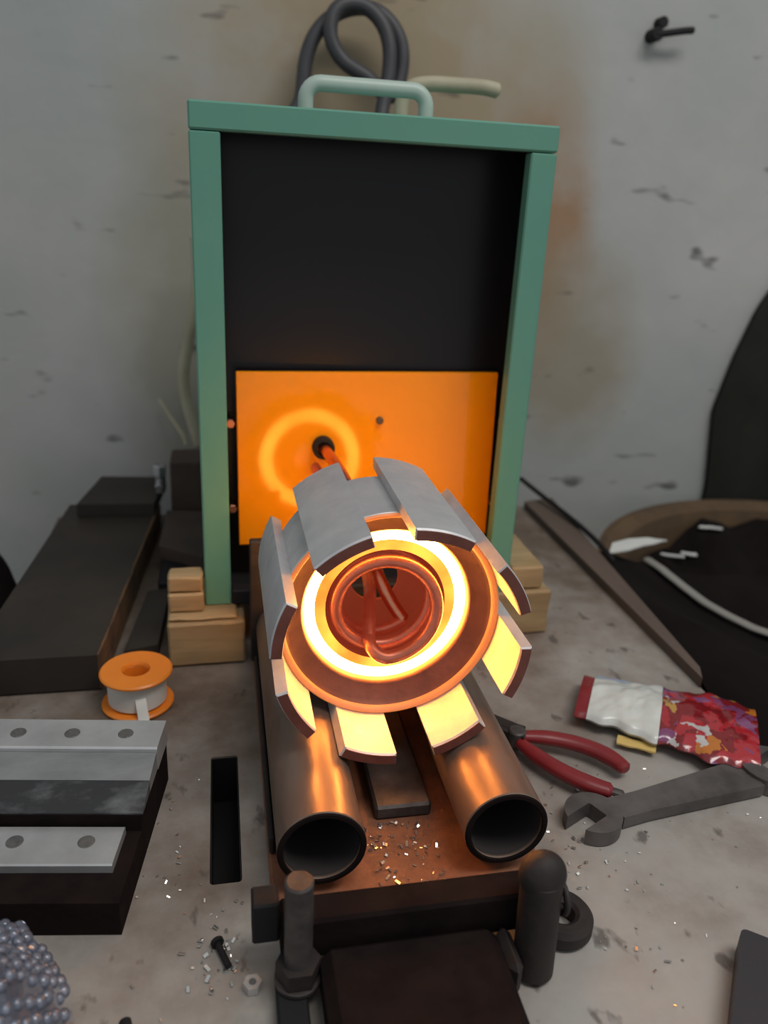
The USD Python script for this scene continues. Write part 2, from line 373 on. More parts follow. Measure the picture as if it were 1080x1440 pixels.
for (a, b) in ((x0 + .0032, x0 + .0042), (x1 - .0042, x1 - .0032)):
    part(tr, 'recess_lining', cbox(a, b, y0 + .0125, .6008, z0 + .0035, z1 - .0035, .0002), 'black_dull')
part(tr, 'recess_lining', cbox(x0 + .0045, x1 - .0045, y0 + .0125, .6008, z1 - .0045, z1 - .0032, .0002), 'black_dull')
bc = np.array([.112, .5955, .2105])
def tilt(m):      # the board sits a little askew on its studs
    m = rot(m, -3.0, [1, 0, 0], bc); return rot(m, 1.6, [0, 0, 1], bc)
ob = part(tr, 'insulating_board', tilt(cbox(.0103, .2143, .592, .596, .075, .2105, .0006)), 'orange_board', label='glossy orange insulating board')
for sx, sz in ((.0058, .172), (.0062, .104), (.2195, .171), (.2185, .103)):
    part(tr, 'copper_stud', join(cyl((sx, .589, sz), (sx, .6008, sz), .0022, 16), cyl((sx, .586, sz), (sx, .589, sz), .0036, 6)), 'copper', label='small copper stud')
part(tr, 'board_screw', cyl((.1195, .5872, .1735), (.1195, .592, .1735), .0028, 14), 'worn_iron')
part(tr, 'terminal_socket', tube((.0755, .580, .1535), (.0755, .594, .1535), .0085, .0050, 24), 'black_dull', label='black socket where the coil lead enters')
def handle(xa, xb, y, h, r=.0052):
    zt = z1 - .001; k = .010
    pts = [(xa, y, zt)] + [(xa, y, zt + h - k)] + [(xa + k * (1 - math.cos(t)), y, zt + h - k + k * math.sin(t)) for t in np.linspace(.25, 1.57, 6)]
    pts += [(xb - k * (1 - math.cos(t)), y, zt + h - k + k * math.sin(t)) for t in np.linspace(1.57, .25, 6)] + [(xb, y, zt + h - k), (xb, y, zt)]
    P = np.array(pts); out = [P[0]]
    for a, b in zip(P[:-1], P[1:]): out += [a + (b - a) * t for t in np.linspace(0, 1, max(2, int(np.linalg.norm(b - a) / .002)))[1:]]
    return sweep(out, r, 14)
part(tr, 'handle', handle(.0605, .1440, .60, .021), 'pale_paint', label='pale green carrying handle')
part(tr, 'handle', sweep(spline([(.1470, .70, z1 - .002), (.1475, .70, z1 + .018), (.1530, .70, z1 + .033), (.166, .70, z1 + .0375), (.190, .70, z1 + .0385), (.2150, .70, z1 + .0385), (.2270, .70, z1 + .0370)], 50), .0058, 14), 'hose_beige', label='beige rear handle bent over with a free end')

# ------------------------------------------------------------------ wood blocks
def block(x0, x1, y0, y1, z0, z1, label, g, a=0, seed=1):
    m = wobble(refined(cbox(x0, x1, y0, y1, z0, z1, .0015), .008), .0010, 60, seed)
    m = rotz(m, a, ((x0 + x1) / 2, (y0 + y1) / 2, 0)); m.apply_translation([0, 0, z0 - m.vertices[:, 2].min()])
    single('wood_block', m, 'pale_wood', label, 'wood block', g)
gl, gr = 'wood blocks under the left corner of the machine', 'wood blocks under the right corner of the machine'
block(-.0440, .0120, .530, .600, .0003, .0355, 'thick pale wood block at the bottom of the left stack', gl, 1.0, 1)
block(-.0425, .0040, .535, .600, .0363, .0395, 'thin wood shim in the middle of the left stack under the machine foot', gl, -1.0, 2) if False else None
block(-.0430, .0070, .533, .602, .0362, .0395, 'thin wood shim between the left block and the machine foot', gl, 0, 2)
block(-.0425, -.0172, .540, .562, .0402, .0555, 'small wood block resting on the shim at the left side of the machine', gl, 0, 3)
block(-.0420, -.0175, .541, .560, .0561, .0685, 'short topmost wood offcut of the left stack', gl, 0, 4)
block(.1900, .2620, .548, .620, .0003, .0392, 'pale wood block under the right corner of the machine', gr, 1.0, 5)
block(.2270, .2550, .552, .622, .0400, .0600, 'small wood offcut on the right block beside the machine', gr, 0, 6)

# ================================================================== WORKPIECE
PC = np.array([.0900, 0, .1135])
wp = thing('toothed_sleeve', 'red-hot steel sleeve with wide teeth glowing on two pipes, coil in its bore', 'gear', (.0900, .406, .0430))
def AX(y): return (PC[0], y, PC[2])
part(wp, 'body', lathe([(.0360, .0145), (.0400, .0145), (.0403, .0165), (.0478, .0165), (.0484, .0120), (.0500, .0100), (.0580, .0055), (.0608, .0004),
                        (.0630, 0), (.0632, .0002), (.0632, .0598), (.0628, .060), (.0490, .060), (.0484, .054), (.0360, .054)],
                       AX(.386), (0, 1, 0), 128, closed=True), 'scaled_steel', label='dark heat-scaled front face of the sleeve')
part(wp, 'lit_lip', lathe([(.0590, .0040), (.0600, .0016), (.0608, .0001), (.0624, -.0008), (.0633, -.0001), (.0633, .0010)], AX(.386), (0, 1, 0), 128), 'lit_lip', smooth=60, label='outer lip of the front face with orange ring light painted in')
part(wp, 'outer_wall', lathe([(.0633, .0002), (.0638, .0008), (.0638, .0592), (.0633, .0598)], AX(.386), (0, 1, 0), 128), 'tooth_steel', label='grey outer wall between the teeth')
part(wp, 'rear_web', lathe([(.0150, .0500), (.0356, .0500), (.0356, .0530), (.0150, .0530)], AX(.386), (0, 1, 0), 64, closed=True), 'glow_bore', label='dull red web at the far end of the bore')
part(wp, 'hot_band', lathe([(.0414, .0150), (.0444, .0128), (.0478, .0150), (.0478, .0163), (.0414, .0163)], AX(.386), (0, 1, 0), 128, closed=True), 'glow_band', smooth=60, label='white-hot ring around the bore')
part(wp, 'inner_hot_rim', lathe([(.0352, .0150), (.0362, .0138), (.0404, .0136), (.0412, .0150)], AX(.386), (0, 1, 0), 128), 'glow_inner', smooth=60, label='orange-hot rim inside the white ring')
part(wp, 'rear_hot_band', lathe([(.0362, .0545), (.0362, .0560), (.0430, .0560), (.0480, .0548)], AX(.386), (0, 1, 0), 128), 'glow_rear', smooth=60, label='glowing ring at the far end of the bore')
part(wp, 'bore_wall', lathe([(.0354, .0150), (.0354, .0545)], AX(.386), (0, 1, 0), 96), 'glow_bore', label='dull red bore')
def tooth(a0, a1, ya, yb, r0=.0630, r1=.0700, seg=14, b=.0012):
    a = np.radians(np.linspace(a0, a1, seg + 1)); da = math.radians((a1 - a0)) * .03
    sect = []
    for r, aa in ((r0, a), (r1, a[::-1])):
        for q in aa: sect.append((r, q))
    k = len(sect); v, f = [], []
    for y, ins in ((ya, b), (ya + b, 0), (yb - b, 0), (yb, b)):
        mid = (a[0] + a[-1]) / 2
        for r, q in sect:
            rr = r - ins if r == r1 else r + ins * .5
            qq = mid + (q - mid) * (1 - ins / (r * math.radians(a1 - a0)) * 2)
            v.append((PC[0] + rr * math.cos(qq), y, PC[2] + rr * math.sin(qq)))
    for L in range(3):
        for i in range(k):
            j = (i + 1) % k; f += [[L * k + i, L * k + j, (L + 1) * k + j], [L * k + i, (L + 1) * k + j, (L + 1) * k + i]]
    for base in (0, 3 * k):
        for i in range(seg):
            p = [base + i, base + i + 1, base + k - 2 - i, base + k - 1 - i]
            f += [[p[0], p[1], p[2]], [p[0], p[2], p[3]]]
    t = trimesh.Trimesh(v, f, process=False); t.fix_normals(); return t
for i in range(8):
    g = 98 + 45 * i
    tp = part(wp, 'tooth', tooth(g + 9, g + 36, .3475, .4650, r0=.0634), 'tooth_steel', smooth=25)
    part(tp, 'scaled_end', tooth(g + 9.4, g + 35.6, .3469, .34745, r0=.0638, r1=.0693, b=.0002), 'scaled_steel', smooth=False, label='dark scaled tooth end')

# ------------------------------------------------------------------ induction coil
co = thing('induction_coil', 'copper tube coil inside the glowing bore with leads running to the orange board', 'coil', (.090, .48, .0870))
th = np.linspace(-math.pi / 2, -math.pi / 2 + 2.1 * 2 * math.pi, 150)
hel = [(PC[0] + .0290 * math.cos(t), .391 + .034 * (i / 149), PC[2] + .0290 * math.sin(t)) for i, t in enumerate(th)]
pre = [(hel[0][0] - .0085, .404, hel[0][2] + .0060), (hel[0][0] - .0075, .3960, hel[0][2] + .0032), (hel[0][0] - .0042, .3925, hel[0][2] + .0010)]
part(co, 'winding', sweep(np.vstack([spline(pre + [hel[0]], 14)[:-1], hel]), .0040, 12), 'lit_copper', label='coil winding with the dull red bore glow painted in')
e = hel[-1]
part(co, 'coil_lead', sweep(spline([e, (e[0] - .006, .4300, e[2] + .008), (.0915, .4390, .1175), (.0905, .49, .132), (.083, .54, .148), (.0765, .577, .1535), (.0755, .5905, .1535)], 60), .0042, 12), 'copper')
s = pre[0]
part(co, 'coil_lead', sweep(spline([s, (.0835, .415, s[2] + .0060), (.0875, .4385, .1065), (.0885, .46, .1100), (.0880, .50, .118), (.081, .545, .128), (.0715, .575, .136), (.0705, .590, .1365)], 80), .0040, 12), 'lit_copper')

# ------------------------------------------------------------------ two pipes
for px, lab in ((.0425, 'worn steel pipe lying under the left side of the glowing sleeve'), (.1375, 'worn steel pipe lying under the right side of the glowing sleeve')):
    p = thing('steel_pipe', lab, 'pipe', (px, .41, .0125), 'pipes carrying the sleeve')
    part(p, 'tube_wall', tube((px, .302, .0345), (px, .520, .0345), .0220, .0190, 64), 'pipe_steel')
    part(p, 'sooty_end', tube((px, .3005, .0345), (px, .3020, .0345), .0221, .0189, 64), 'black_iron', label='sooty pipe end')
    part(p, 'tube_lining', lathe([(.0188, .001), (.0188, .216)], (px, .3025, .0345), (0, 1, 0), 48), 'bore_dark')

# ------------------------------------------------------------------ clamp stand under the pipes
cs = thing('clamp_stand', 'dark iron clamp stand holding the two pipes on the table', 'clamp', (.085, .38, .0))
part(cs, 'base_plate', cbox(.018, .162, .282, .530, .0004, .0060), 'rusty_plate')
for a in (.0425, .1375):
    part(cs, 'saddle', cbox(a - .0085, a + .0085, .312, .515, .0060, .0123, .001), 'dark_iron')
for a, b in ((.0185, .0215), (.1590, .1620)):
    part(cs, 'pipe_cradle', cbox(a, b, .330, .512, .0060, .0180, .001), 'dark_iron')
part(cs, 'rear_upright', cbox(.0165, .0500, .5215, .5290, .0062, .1040, .001), 'dark_iron')
part(cs, 'middle_rail', cbox(.0785, .1110, .347, .515, .0060, .0150), 'worn_iron')
part(cs, 'clamp_lug', cbox(.0070, .0190, .2620, .2740, .0225, .0450, .001), 'black_dull')
part(cs, 'crossbar', cbox(.0195, .146, .2600, .2760, .0120, .0345), 'black_iron')
part(cs, 'front_block', cbox(.036, .118, .170, .2590, .0004, .0230, .005), 'black_iron')
part(cs, 'front_shoe', cbox(.1185, .125, .235, .2590, .0004, .0200, .003), 'dark_iron')
part(cs, 'side_strip', cbox(.0165, .0300, .160, .2590, .0004, .0090, .001), 'black_dull')
part(cs, 'clamp_bolt', join(cyl((.0265, .2535, .0125), (.0265, .2535, .0660), .0062, 24), cyl((.0265, .2535, .0095), (.0265, .2535, .0120), .0105, 28)), 'worn_iron', label='upright clamp bolt with a round top')
part(cs, 'clamp_nut', hexnut((.0265, .2535, .0125), .0100, .0085), 'dark_iron')
hd = trimesh.creation.icosphere(3, .0115); hd.apply_scale([.95, .8, 1]); hd.apply_translation([.1350, .2520, .0545])
part(cs, 'stud', join(cyl((.1350, .2480, .0005), (.1350, .2520, .0545), .0095, 28), hd), 'dark_iron', label='thick stud with a rounded head')
part(cs, 'stud_collar', tube((.1445, .2520, .0400), (.1470, .2520, .0400), .0085, .0050, 24), 'dark_iron')
lw = lathe([(.0065, .0008), (.0075, 0), (.0140, 0), (.0155, .002), (.0155, .008), (.0135, .0105), (.0085, .0105), (.0065, .009)], (.1575, .2690, .0004), (0, 0, 1), 40, closed=True)
single('collar_nut', lw, 'dark_iron', 'thick dark ring nut lying on the table beside the right clamp stud', 'nut')

# ================================================================== LEFT SIDE
sp = thing('tape_spool', 'orange plastic spool of white thread tape on the table', 'spool', (-.0620, .4880, .0003))
SC = (-.0620, .4880)
part(sp, 'flange', lathe([(.0085, .0250), (.0095, .0270), (.0230, .0270), (.0240, .0260), (.0240, .0250), (.0230, .0242), (.0085, .0242)], (*SC, .0003), (0, 0, 1), 56, closed=True), 'orange_plastic')
part(sp, 'flange', lathe([(.0085, 0), (.0230, 0), (.0240, .001), (.0240, .002), (.0230, .0028), (.0085, .0028)], (*SC, .0003), (0, 0, 1), 56, closed=True), 'orange_plastic')
part(sp, 'core', tube((*SC, .0030), (*SC, .0244), .0110, .0086, 40), 'orange_plastic')
part(sp, 'tape_roll', tube((*SC, .0034), (*SC, .0240), .0195, .0112, 48), 'tape_white', label='roll of white thread tape')
ang = math.radians(-78)
ed = np.array([SC[0] + .0184 * math.cos(ang), SC[1] + .0184 * math.sin(ang), 0])
tail = spline([ed + (0, 0, .016), ed + (.001, -.004, .010), ed + (.002, -.0072, .004), ed + (.0025, -.0100, .001)], 16)
part(sp, 'tape_tail', sweep(tail, .0035, 8, flat=.12), 'tape_white')

sl = thing('steel_slab', 'long black steel slab with rusty right edge lying on the table', 'slab', (-.115, .66, .0))
slab = sg.Polygon([(-.1740, .5060), (-.0895, .5060), (-.0670, .800), (-.1545, .805)])
part(sl, 'slab_plate', prism(slab, .0020, .0290), 'black_plate', smooth=False)
edge = sg.Polygon([(-.0895, .5056), (-.0880, .5056), (-.0655, .800), (-.0670, .800)])
part(sl, 'rusty_edge', wobble(refined(prism(edge, .0025, .0294), .006), .0007, 90, 4), 'rusty_edge', label='rusty right edge')
single('black_plate', prism(sg.Polygon([(-.1420, .770), (-.0690, .768), (-.0620, .850), (-.1290, .855)]), .0296, .0420), 'black_plate',
       'short black plate lying across the far end of the steel slab', 'plate', smooth=False)
single('scrap_block', wobble(refined(cbox(-.0535, -.0205, .790, .835, .0005, .0780, .002), .012), .001, 40, 2), 'rusty_board', 'upright brown block leaning near the wall behind the machine', 'block')
single('rusty_offcut', wobble(refined(prism(sg.Polygon([(-.0600, .690), (-.0195, .660), (-.0195, .775), (-.0570, .780)]), .0180, .0300), .012), .0008, 40, 3), 'rusty_board',
       'flat rusty offcut beside the black slab', 'offcut')
single('black_bar', cbox(-.0580, -.0200, .640, .785, .0005, .0175), 'black_dull', 'black bar under the rusty offcut', 'bar')
single('black_angle', prism(sg.Polygon([(-.0760, .538), (-.0520, .545), (-.0480, .640), (-.0660, .636)]), .0005, .0120), 'black_plate',
       'short black bar on the table between the slab and the wood blocks', 'bar', smooth=False)
fit = join(cyl((-.0640, .800, .0425), (-.0640, .800, .0600), .0050, 20), cyl((-.0640, .800, .060), (-.0640, .800, .072), .0070, 6), cyl((-.0640, .793, .0560), (-.0640, .780, .0540), .0038, 16))
single('pipe_fitting', fit, 'steel_grey', 'small pale metal pipe fitting standing on the black plate', 'fitting')
single('beige_hose', sweep(spline([(-.0250, .845, .0790), (-.0330, .850, .110), (-.0390, .858, .150), (-.0330, .866, .185), (-.0230, .870, .235), (-.0215, .872, .290)], 50), .0062, 14), 'hose_beige',
       'beige hose rising along the left side of the machine', 'hose')
single('loose_wire', sweep(spline([(-.0680, .905, .115), (-.0560, .890, .098), (-.0440, .868, .086), (-.0380, .842, .0800)], 30), .0022, 10), 'hose_beige', 'short stiff wire bending to the wall beside the beige hose', 'wire')
bagm = trimesh.creation.icosphere(4, 1.0); bagm.apply_scale([.044, .06, .16]); v = np.array(bagm.vertices)
v[:, 0] *= 1 - .35 * np.clip(v[:, 2] / .16, 0, 1); bagm.vertices = v; bagm = wobble(bagm, .006, 14, 5); bagm.apply_translation([-.2180, .710, -.1450])
bagm.apply_translation([0, 0, .030 - bagm.vertices[:, 2].max()])
single('black_bag', bagm, 'dark_cloth', 'crumpled black bag hanging beyond the left edge of the table', 'bag')

# machined V rail
def RZ(m): return rotz(m, -8.2, (-.045, .36, 0))
vr = thing('rail_block', 'machined steel rail block with bolt holes in two bright strips', 'rail', (-.12, .36, .0))
part(vr, 'base', RZ(along_x([(.296, .0004), (.4060, .0004), (.4060, .0300), (.3420, .0300), (.3420, .0200), (.296, .0200)], -.230, -.0440)), 'black_iron', smooth=False)  # front ledge runs forward in black, standing in for shade below the strip
part(vr, 'rear_strip', RZ(along_x([(.3780, .0302), (.4040, .0302), (.4040, .0435), (.4030, .0445), (.3790, .0445), (.3780, .0435)], -.230, -.0425)), 'bright_strip', smooth=False)
part(vr, 'sloped_face', RZ(along_x([(.3600, .0302), (.3778, .0302), (.3778, .0415), (.3600, .0375)], -.230, -.0430)), 'grey_face', smooth=False)
part(vr, 'lower_face', RZ(along_x([(.3425, .0302), (.3598, .0302), (.3598, .0372), (.3585, .0368), (.3425, .0312)], -.230, -.0430)), 'shaded_face', smooth=False, label='lower face with its shade painted dark')
part(vr, 'front_strip', RZ(along_x([(.3140, .0202), (.3400, .0202), (.3400, .0245), (.3392, .0252), (.3148, .0252), (.3140, .0245)], -.230, -.0515)), 'bright_strip', smooth=False)
for hx in (-.0625, -.0920, -.1215):
    part(vr, 'bolt_cap', RZ(cyl((hx, .3905, .0440), (hx, .3905, .0449), .0042, 24, .0002)), 'bolt_hole')
for hx in (-.0680, -.1030):
    part(vr, 'bolt_cap', RZ(cyl((hx, .3290, .0248), (hx, .3290, .0256), .0042, 24, .0002)), 'bolt_hole')

# bubble wrap
def bubble_wrap():
    def height(x, y):
        u, w = (x + .118) / .052, (y - .239) / .058
        return .002 + .062 * np.clip(1 - (u * u + w * w), 0, 1) ** .55 * (.45 + 1.0 * meshkit.fbm(np.stack([x * 34, y * 34, 0 * x], -1), 4, 8))
    gx, gy = np.meshgrid(np.linspace(-.170, -.0655, 60), np.linspace(.186, .2915, 66), indexing='ij')
    inside = ((gx + .118) / .052) ** 2 + ((gy - .239) / .052) ** 2
    v = np.stack([gx, gy, height(gx, gy)], -1).reshape(-1, 3); f = []
    for i in range(59):
        for j in range(65):
            if inside[i, j] < 1 and inside[i + 1, j + 1] < 1.05:
                a = i * 66 + j; f += [[a, a + 66, a + 67], [a, a + 67, a + 1]]
    sheet = trimesh.Trimesh(v, f, process=False); sheet.remove_unreferenced_vertices()
    dome_ = trimesh.creation.icosphere(2, 1.0); bub = []
    for i in range(21):
        for j in range(27):
            x, y = -.168 + .0050 * i + (.0025 if j % 2 else 0) + rng.uniform(-.0006, .0006), .187 + .0040 * j + rng.uniform(-.0006, .0006)
            if ((x + .118) / .052) ** 2 + ((y - .239) / .052) ** 2 > .94: continue
            h = .0005; z = height(np.array(x), np.array(y)); dx = (height(np.array(x + h), np.array(y)) - z) / h; dy = (height(np.array(x), np.array(y + h)) - z) / h
            n = np.array([-float(dx), -float(dy), 1]); n /= np.linalg.norm(n); e1, e2, _ = frame_of(n)
            d = dome_.copy(); q = np.array(d.vertices) * (.0028, .0028, .0024) * (.8 + .35 * rng.random())
            q[:, 2] = np.maximum(q[:, 2], -.0004)
            d.vertices = q[:, :1] * e1 + q[:, 1:2] * e2 + q[:, 2:] * n + (x, y, float(z)); bub.append(d)
    return sheet, join(*bub)
sheet, bub = bubble_wrap()
bw = thing('bubble_wrap', 'crumpled clear bubble wrap heaped at the front left of the table', 'packaging', (-.118, .239, .0))
part(bw, 'added_dark_piece', wobble(refined(cbox(-.150, -.090, .203, .275, .0006, .0150, .004), .006), .002, 50, 3), 'black_plate', label='unseen dark piece added inside the wrap to darken it')  # unseen piece, added under the film to darken it
part(bw, 'film', sheet, 'bubble_film', smooth=True)
part(bw, 'bubbles', bub, 'bubble_film', smooth=True, kind='stuff')

# ================================================================== RIGHT SIDE TOOLS
pl = thing('pliers', 'pliers with red rubber handles lying right of the pipes', 'pliers', (.205, .395, .0))
part(pl, 'handle', sweep(spline([(.188, .405, .0095), (.203, .4015, .0095), (.222, .3925, .009), (.236, .379, .0085), (.2410, .3680, .008)], 40), np.interp(np.linspace(0, 1, 40), [0, .2, .8, 1], [.0042, .0055, .0060, .0052]), 14, flat=.8), 'red_rubber')
part(pl, 'handle', sweep(spline([(.184, .400, .0085), (.190, .386, .0085), (.1995, .3705, .0085), (.212, .3575, .008), (.2225, .3500, .008)], 40), np.interp(np.linspace(0, 1, 40), [0, .2, .8, 1], [.0042, .0055, .0060, .0052]), 14, flat=.8), 'red_rubber')
part(pl, 'handle_tip', sweep(spline([(.2225, .3500, .008), (.226, .3480, .0078), (.229, .3462, .0075)], 8), .0030, 10, flat=.7), 'worn_iron', label='bare metal handle end')
part(pl, 'jaw', join(prism(sg.Polygon([(.190, .4075), (.180, .4090), (.172, .4160), (.1575, .4370), (.1605, .4395), (.1780, .4220), (.187, .4130), (.191, .410)]), .004, .0135)), 'dark_iron')
part(pl, 'jaw', prism(sg.Polygon([(.1855, .3985), (.1775, .4050), (.1690, .4140), (.1550, .4350), (.1570, .4370), (.1715, .4165), (.181, .4085), (.1885, .404)]), .0042, .0133), 'dark_iron')
part(pl, 'pivot', cyl((.1835, .4055, .003), (.1835, .4055, .0150), .0058, 24), 'worn_iron')

# open-ended wrench
wr = thing('wrench', 'dark open-ended wrench lying in front of the snack packet', 'wrench', (.26, .345, .0))
c1, c2 = np.array([.2035, .3320]), np.array([.3350, .3550])
dv = (c2 - c1) / np.linalg.norm(c2 - c1)
def jaw(c, r, open_dir, w):
    p = sg.Point(*c).buffer(r, 24); d = np.array([math.cos(open_dir), math.sin(open_dir)]); q = np.array([-d[1], d[0]])
    cut = sg.Polygon([c - d * w * .55 + q * w, c + d * r * 2 + q * w, c + d * r * 2 - q * w, c - d * w * .55 - q * w]).buffer(.001)
    return p.difference(cut)
ow = math.atan2(-dv[1], -dv[0])
head1 = prism(jaw(c1, .0165, ow + .30, .0054), .0006, .0102)
head2 = prism(jaw(c2, .0190, ow + math.pi + .25, .0080), .0006, .0112)
part(wr, 'jaw', head1, 'wrench_steel')
part(wr, 'jaw', head2, 'wrench_steel')
q = np.array([-dv[1], dv[0]])
sh = sg.Polygon([c1 + dv * .0145 + q * .0095, c1 + dv * .035 + q * .0092, c2 - dv * .035 + q * .0125, c2 - dv * .016 + q * .0135,
                 c2 - dv * .016 - q * .0135, c2 - dv * .035 - q * .0125, c1 + dv * .035 - q * .0092, c1 + dv * .0145 - q * .0095])
part(wr, 'shank', join(prism(sh.buffer(-.0008), .0014, .0090)), 'wrench_steel')

# snack packet
pk = thing('snack_packet', 'crumpled red and white foil snack packet beside the wrench', 'packet', (.29, .415, .0))
A0, A1 = np.array([.2450, .4450]), np.array([.3450, .3830]); U_ = (A1 - A0) / np.linalg.norm(A1 - A0); V_ = np.array([-U_[1], U_[0]]); LN = np.linalg.norm(A1 - A0)
def packet(u0, u1, n=34, m=30, w0=.0325, seed=3):
    uu = np.linspace(u0, u1, n); ww = np.linspace(-1, 1, m); V, f = [], []
    for s in (1, -1):
        for u in uu:
            half = w0 * (.80 + .42 * np.clip((u - .05) / .75, 0, 1)) * (1 + .05 * math.sin(19 * u) + .04 * math.sin(43 * u + 1))
            if u > .9: half *= 1 - 1.2 * (u - .9)
            for w in ww:
                fat = max(0., 1 - w * w) ** .5 * (.35 + .65 * math.sin(math.pi * min(1, max(0, .08 + .88 * u))) ** .6)
                P = A0 + U_ * u * LN + V_ * w * half
                nz = meshkit.fbm(np.array([P[0] * 70, P[1] * 70, .3]), 3, seed) - .5
                z = .0095 + s * (.0088 * fat) + (nz * .009 * fat if s > 0 else 0)
                V.append((P[0], P[1], max(z, .0004)))
        b = (0 if s > 0 else n * m)
        for i in range(n - 1):
            for j in range(m - 1):
                a = b + i * m + j; qd = [a, a + m, a + m + 1, a + 1]
                if s < 0: qd = qd[::-1]
                f += [[qd[0], qd[1], qd[2]], [qd[0], qd[2], qd[3]]]
    k = n * m
    for i in range(n - 1):
        for j in (0, m - 1):
            a = i * m + j; f += [[a, a + m, k + a + m], [a, k + a + m, k + a]]
    for j in range(m - 1):
        for i in (0, n - 1):
            a = i * m + j; f += [[a, a + 1, k + a + 1], [a, k + a + 1, k + a]]
    t = trimesh.Trimesh(V, f, process=False); t.fix_normals(); return t
part(pk, 'white_panel', packet(.07, .47), 'white_foil', smooth=50, label='white half of the packet')
part(pk, 'red_panel', packet(.472, 1.0), 'red_foil', smooth=50, label='red printed half of the packet')
part(pk, 'end_seal', packet(.0, .068, n=6), 'dark_red_foil', smooth=50, label='dark red torn end')
def strip(u0, u1, w0, w1, z0, m):
    P = [A0 + U_ * u * LN + V_ * w for u, w in ((u0, w0), (u1, w0), (u1, w1), (u0, w1))]
    return wobble(refined(prism(sg.Polygon(P), z0, z0 + .0012), .004), .0012, 120, 6)
part(pk, 'purple_flap', strip(.08, .40, .0225, .0310, .0095, 0), 'purple_foil', label='purple printed edge')
part(pk, 'yellow_flap', strip(.26, .47, -.0390, -.0300, .0040, 0), 'yellow_foil', label='yellow folded edge')

# dark case at the corner
dc = thing('dark_case', 'dark flat case with a grey label at the front right corner of the table', 'case', (.262, .215, .0))
def rect(cx, cy, lx, ly, a): return sg.Polygon([(cx + math.cos(a) * x - math.sin(a) * y, cy + math.sin(a) * x + math.cos(a) * y) for x, y in ((-lx, -ly), (lx, -ly), (lx, ly), (-lx, ly))])
ca = math.radians(-38)
cc = np.array([.2385, .2440]) + .045 * np.array([math.cos(ca), math.sin(ca)]) - .030 * np.array([-math.sin(ca), math.cos(ca)])
part(dc, 'case_body', prism(rect(cc[0], cc[1], .045, .030, ca).buffer(-.003).buffer(.003, 4), .0004, .0140), 'navy_black', smooth=30)
part(dc, 'label_plate', prism(rect(cc[0] + .004, cc[1] - .004, .028, .016, ca), .0141, .0146), 'label_grey', label='grey label plate')

# ================================================================== RIGHT BACK: bin, sack, strap
BC = (.628, .632)
bn = thing('brown_bin', 'large brown open bin standing beyond the right edge of the table', 'bin', (*BC, -T))
part(bn, 'bin_wall', lathe([(.185, .0), (.210, .33), (.226, .69), (.2300, .7240), (.2505, .7265), (.2510, .737), (.243, .739), (.226, .731), (.220, .70), (.198, .33), (.175, .02)], (*BC, -T), (0, 0, 1), 72, closed=True), 'bin_brown')
part(bn, 'bin_bottom', cyl((*BC, -T + .003), (*BC, -T + .02), .176, 48), 'bin_brown')
gx, gy = np.meshgrid(np.linspace(-1, 1, 70), np.linspace(-1, 1, 70), indexing='ij')
rr = np.maximum(np.hypot(gx, gy), 1e-6); sc = np.maximum(abs(gx), abs(gy)) / rr
px_, py_ = BC[0] + .212 * gx * sc, BC[1] + .212 * gy * sc
def rag_z(x, y): return -.090 + .050 * (y - BC[1]) / .212 + .085 * (meshkit.fbm(np.stack([x * 11, y * 11, 0 * x], -1), 4, 12) - .4)
pz_ = rag_z(px_, py_)
vv = np.stack([px_, py_, pz_], -1).reshape(-1, 3); ff = []
for i in range(69):
    for j in range(69):
        a = i * 70 + j; ff += [[a, a + 70, a + 71], [a, a + 71, a + 1]]
topc = trimesh.Trimesh(vv, ff, process=False); botc = topc.copy(); botc.vertices = np.array(botc.vertices) - (0, 0, .02); botc.invert()
single('dark_rags', join(topc, botc), 'dark_cloth', 'dark rags heaped inside the brown bin', 'rags', smooth=True)
nx, ny = 60, 70
def tarp_z(x, y):
    x, y = np.asarray(x, float), np.asarray(y, float); td = np.hypot(x - BC[0], y - BC[1]) - .252
    z = .001 + .012 * (meshkit.fbm(np.stack([x * 9, y * 9, 0 * x], -1), 4, 31) - .5)
    return z - .045 * np.clip((-td - .008) / .11, 0, 1) ** .8 - .5 * np.clip(td - .06, 0, 1)
tu, ty = np.meshgrid(np.linspace(0, 1, nx), np.linspace(.25, .70, ny), indexing='ij')
tl = np.maximum(.3555, .356 + .0837 * (ty - .47) + .003)
tx = tl + tu * (.92 - tl)
ty = ty + .02 * np.sin((tx - .36) * 9) * np.clip((ty - .5) / .2, 0, 1)
tz = tarp_z(tx, ty)
tf = [q for i in range(nx - 1) for j in range(ny - 1) for q in ([i * ny + j, (i + 1) * ny + j, (i + 1) * ny + j + 1], [i * ny + j, (i + 1) * ny + j + 1, i * ny + j + 1])]
tv = np.stack([tx, ty, tz], -1).reshape(-1, 3)
t1 = trimesh.Trimesh(tv, tf, process=False); t2 = trimesh.Trimesh(tv - (0, 0, .002), tf, process=False); t2.invert()
single('black_tarp', join(t1, t2), 'dark_cloth', 'black tarpaulin draped over the near side of the brown bin', 'tarp', smooth=True)
def sheetlet(pts, z, th=.0015, seed=1): return wobble(refined(prism(sg.Polygon(pts), z, z + th), .012), .004, 30, seed)
single('white_sheet', sheetlet([(.388, .690), (.402, .712), (.425, .722), (.452, .724), (.470, .716), (.440, .705), (.412, .694)], .0050, seed=3), 'white_paper', 'white paper sheet near the left rim of the bin', 'paper')
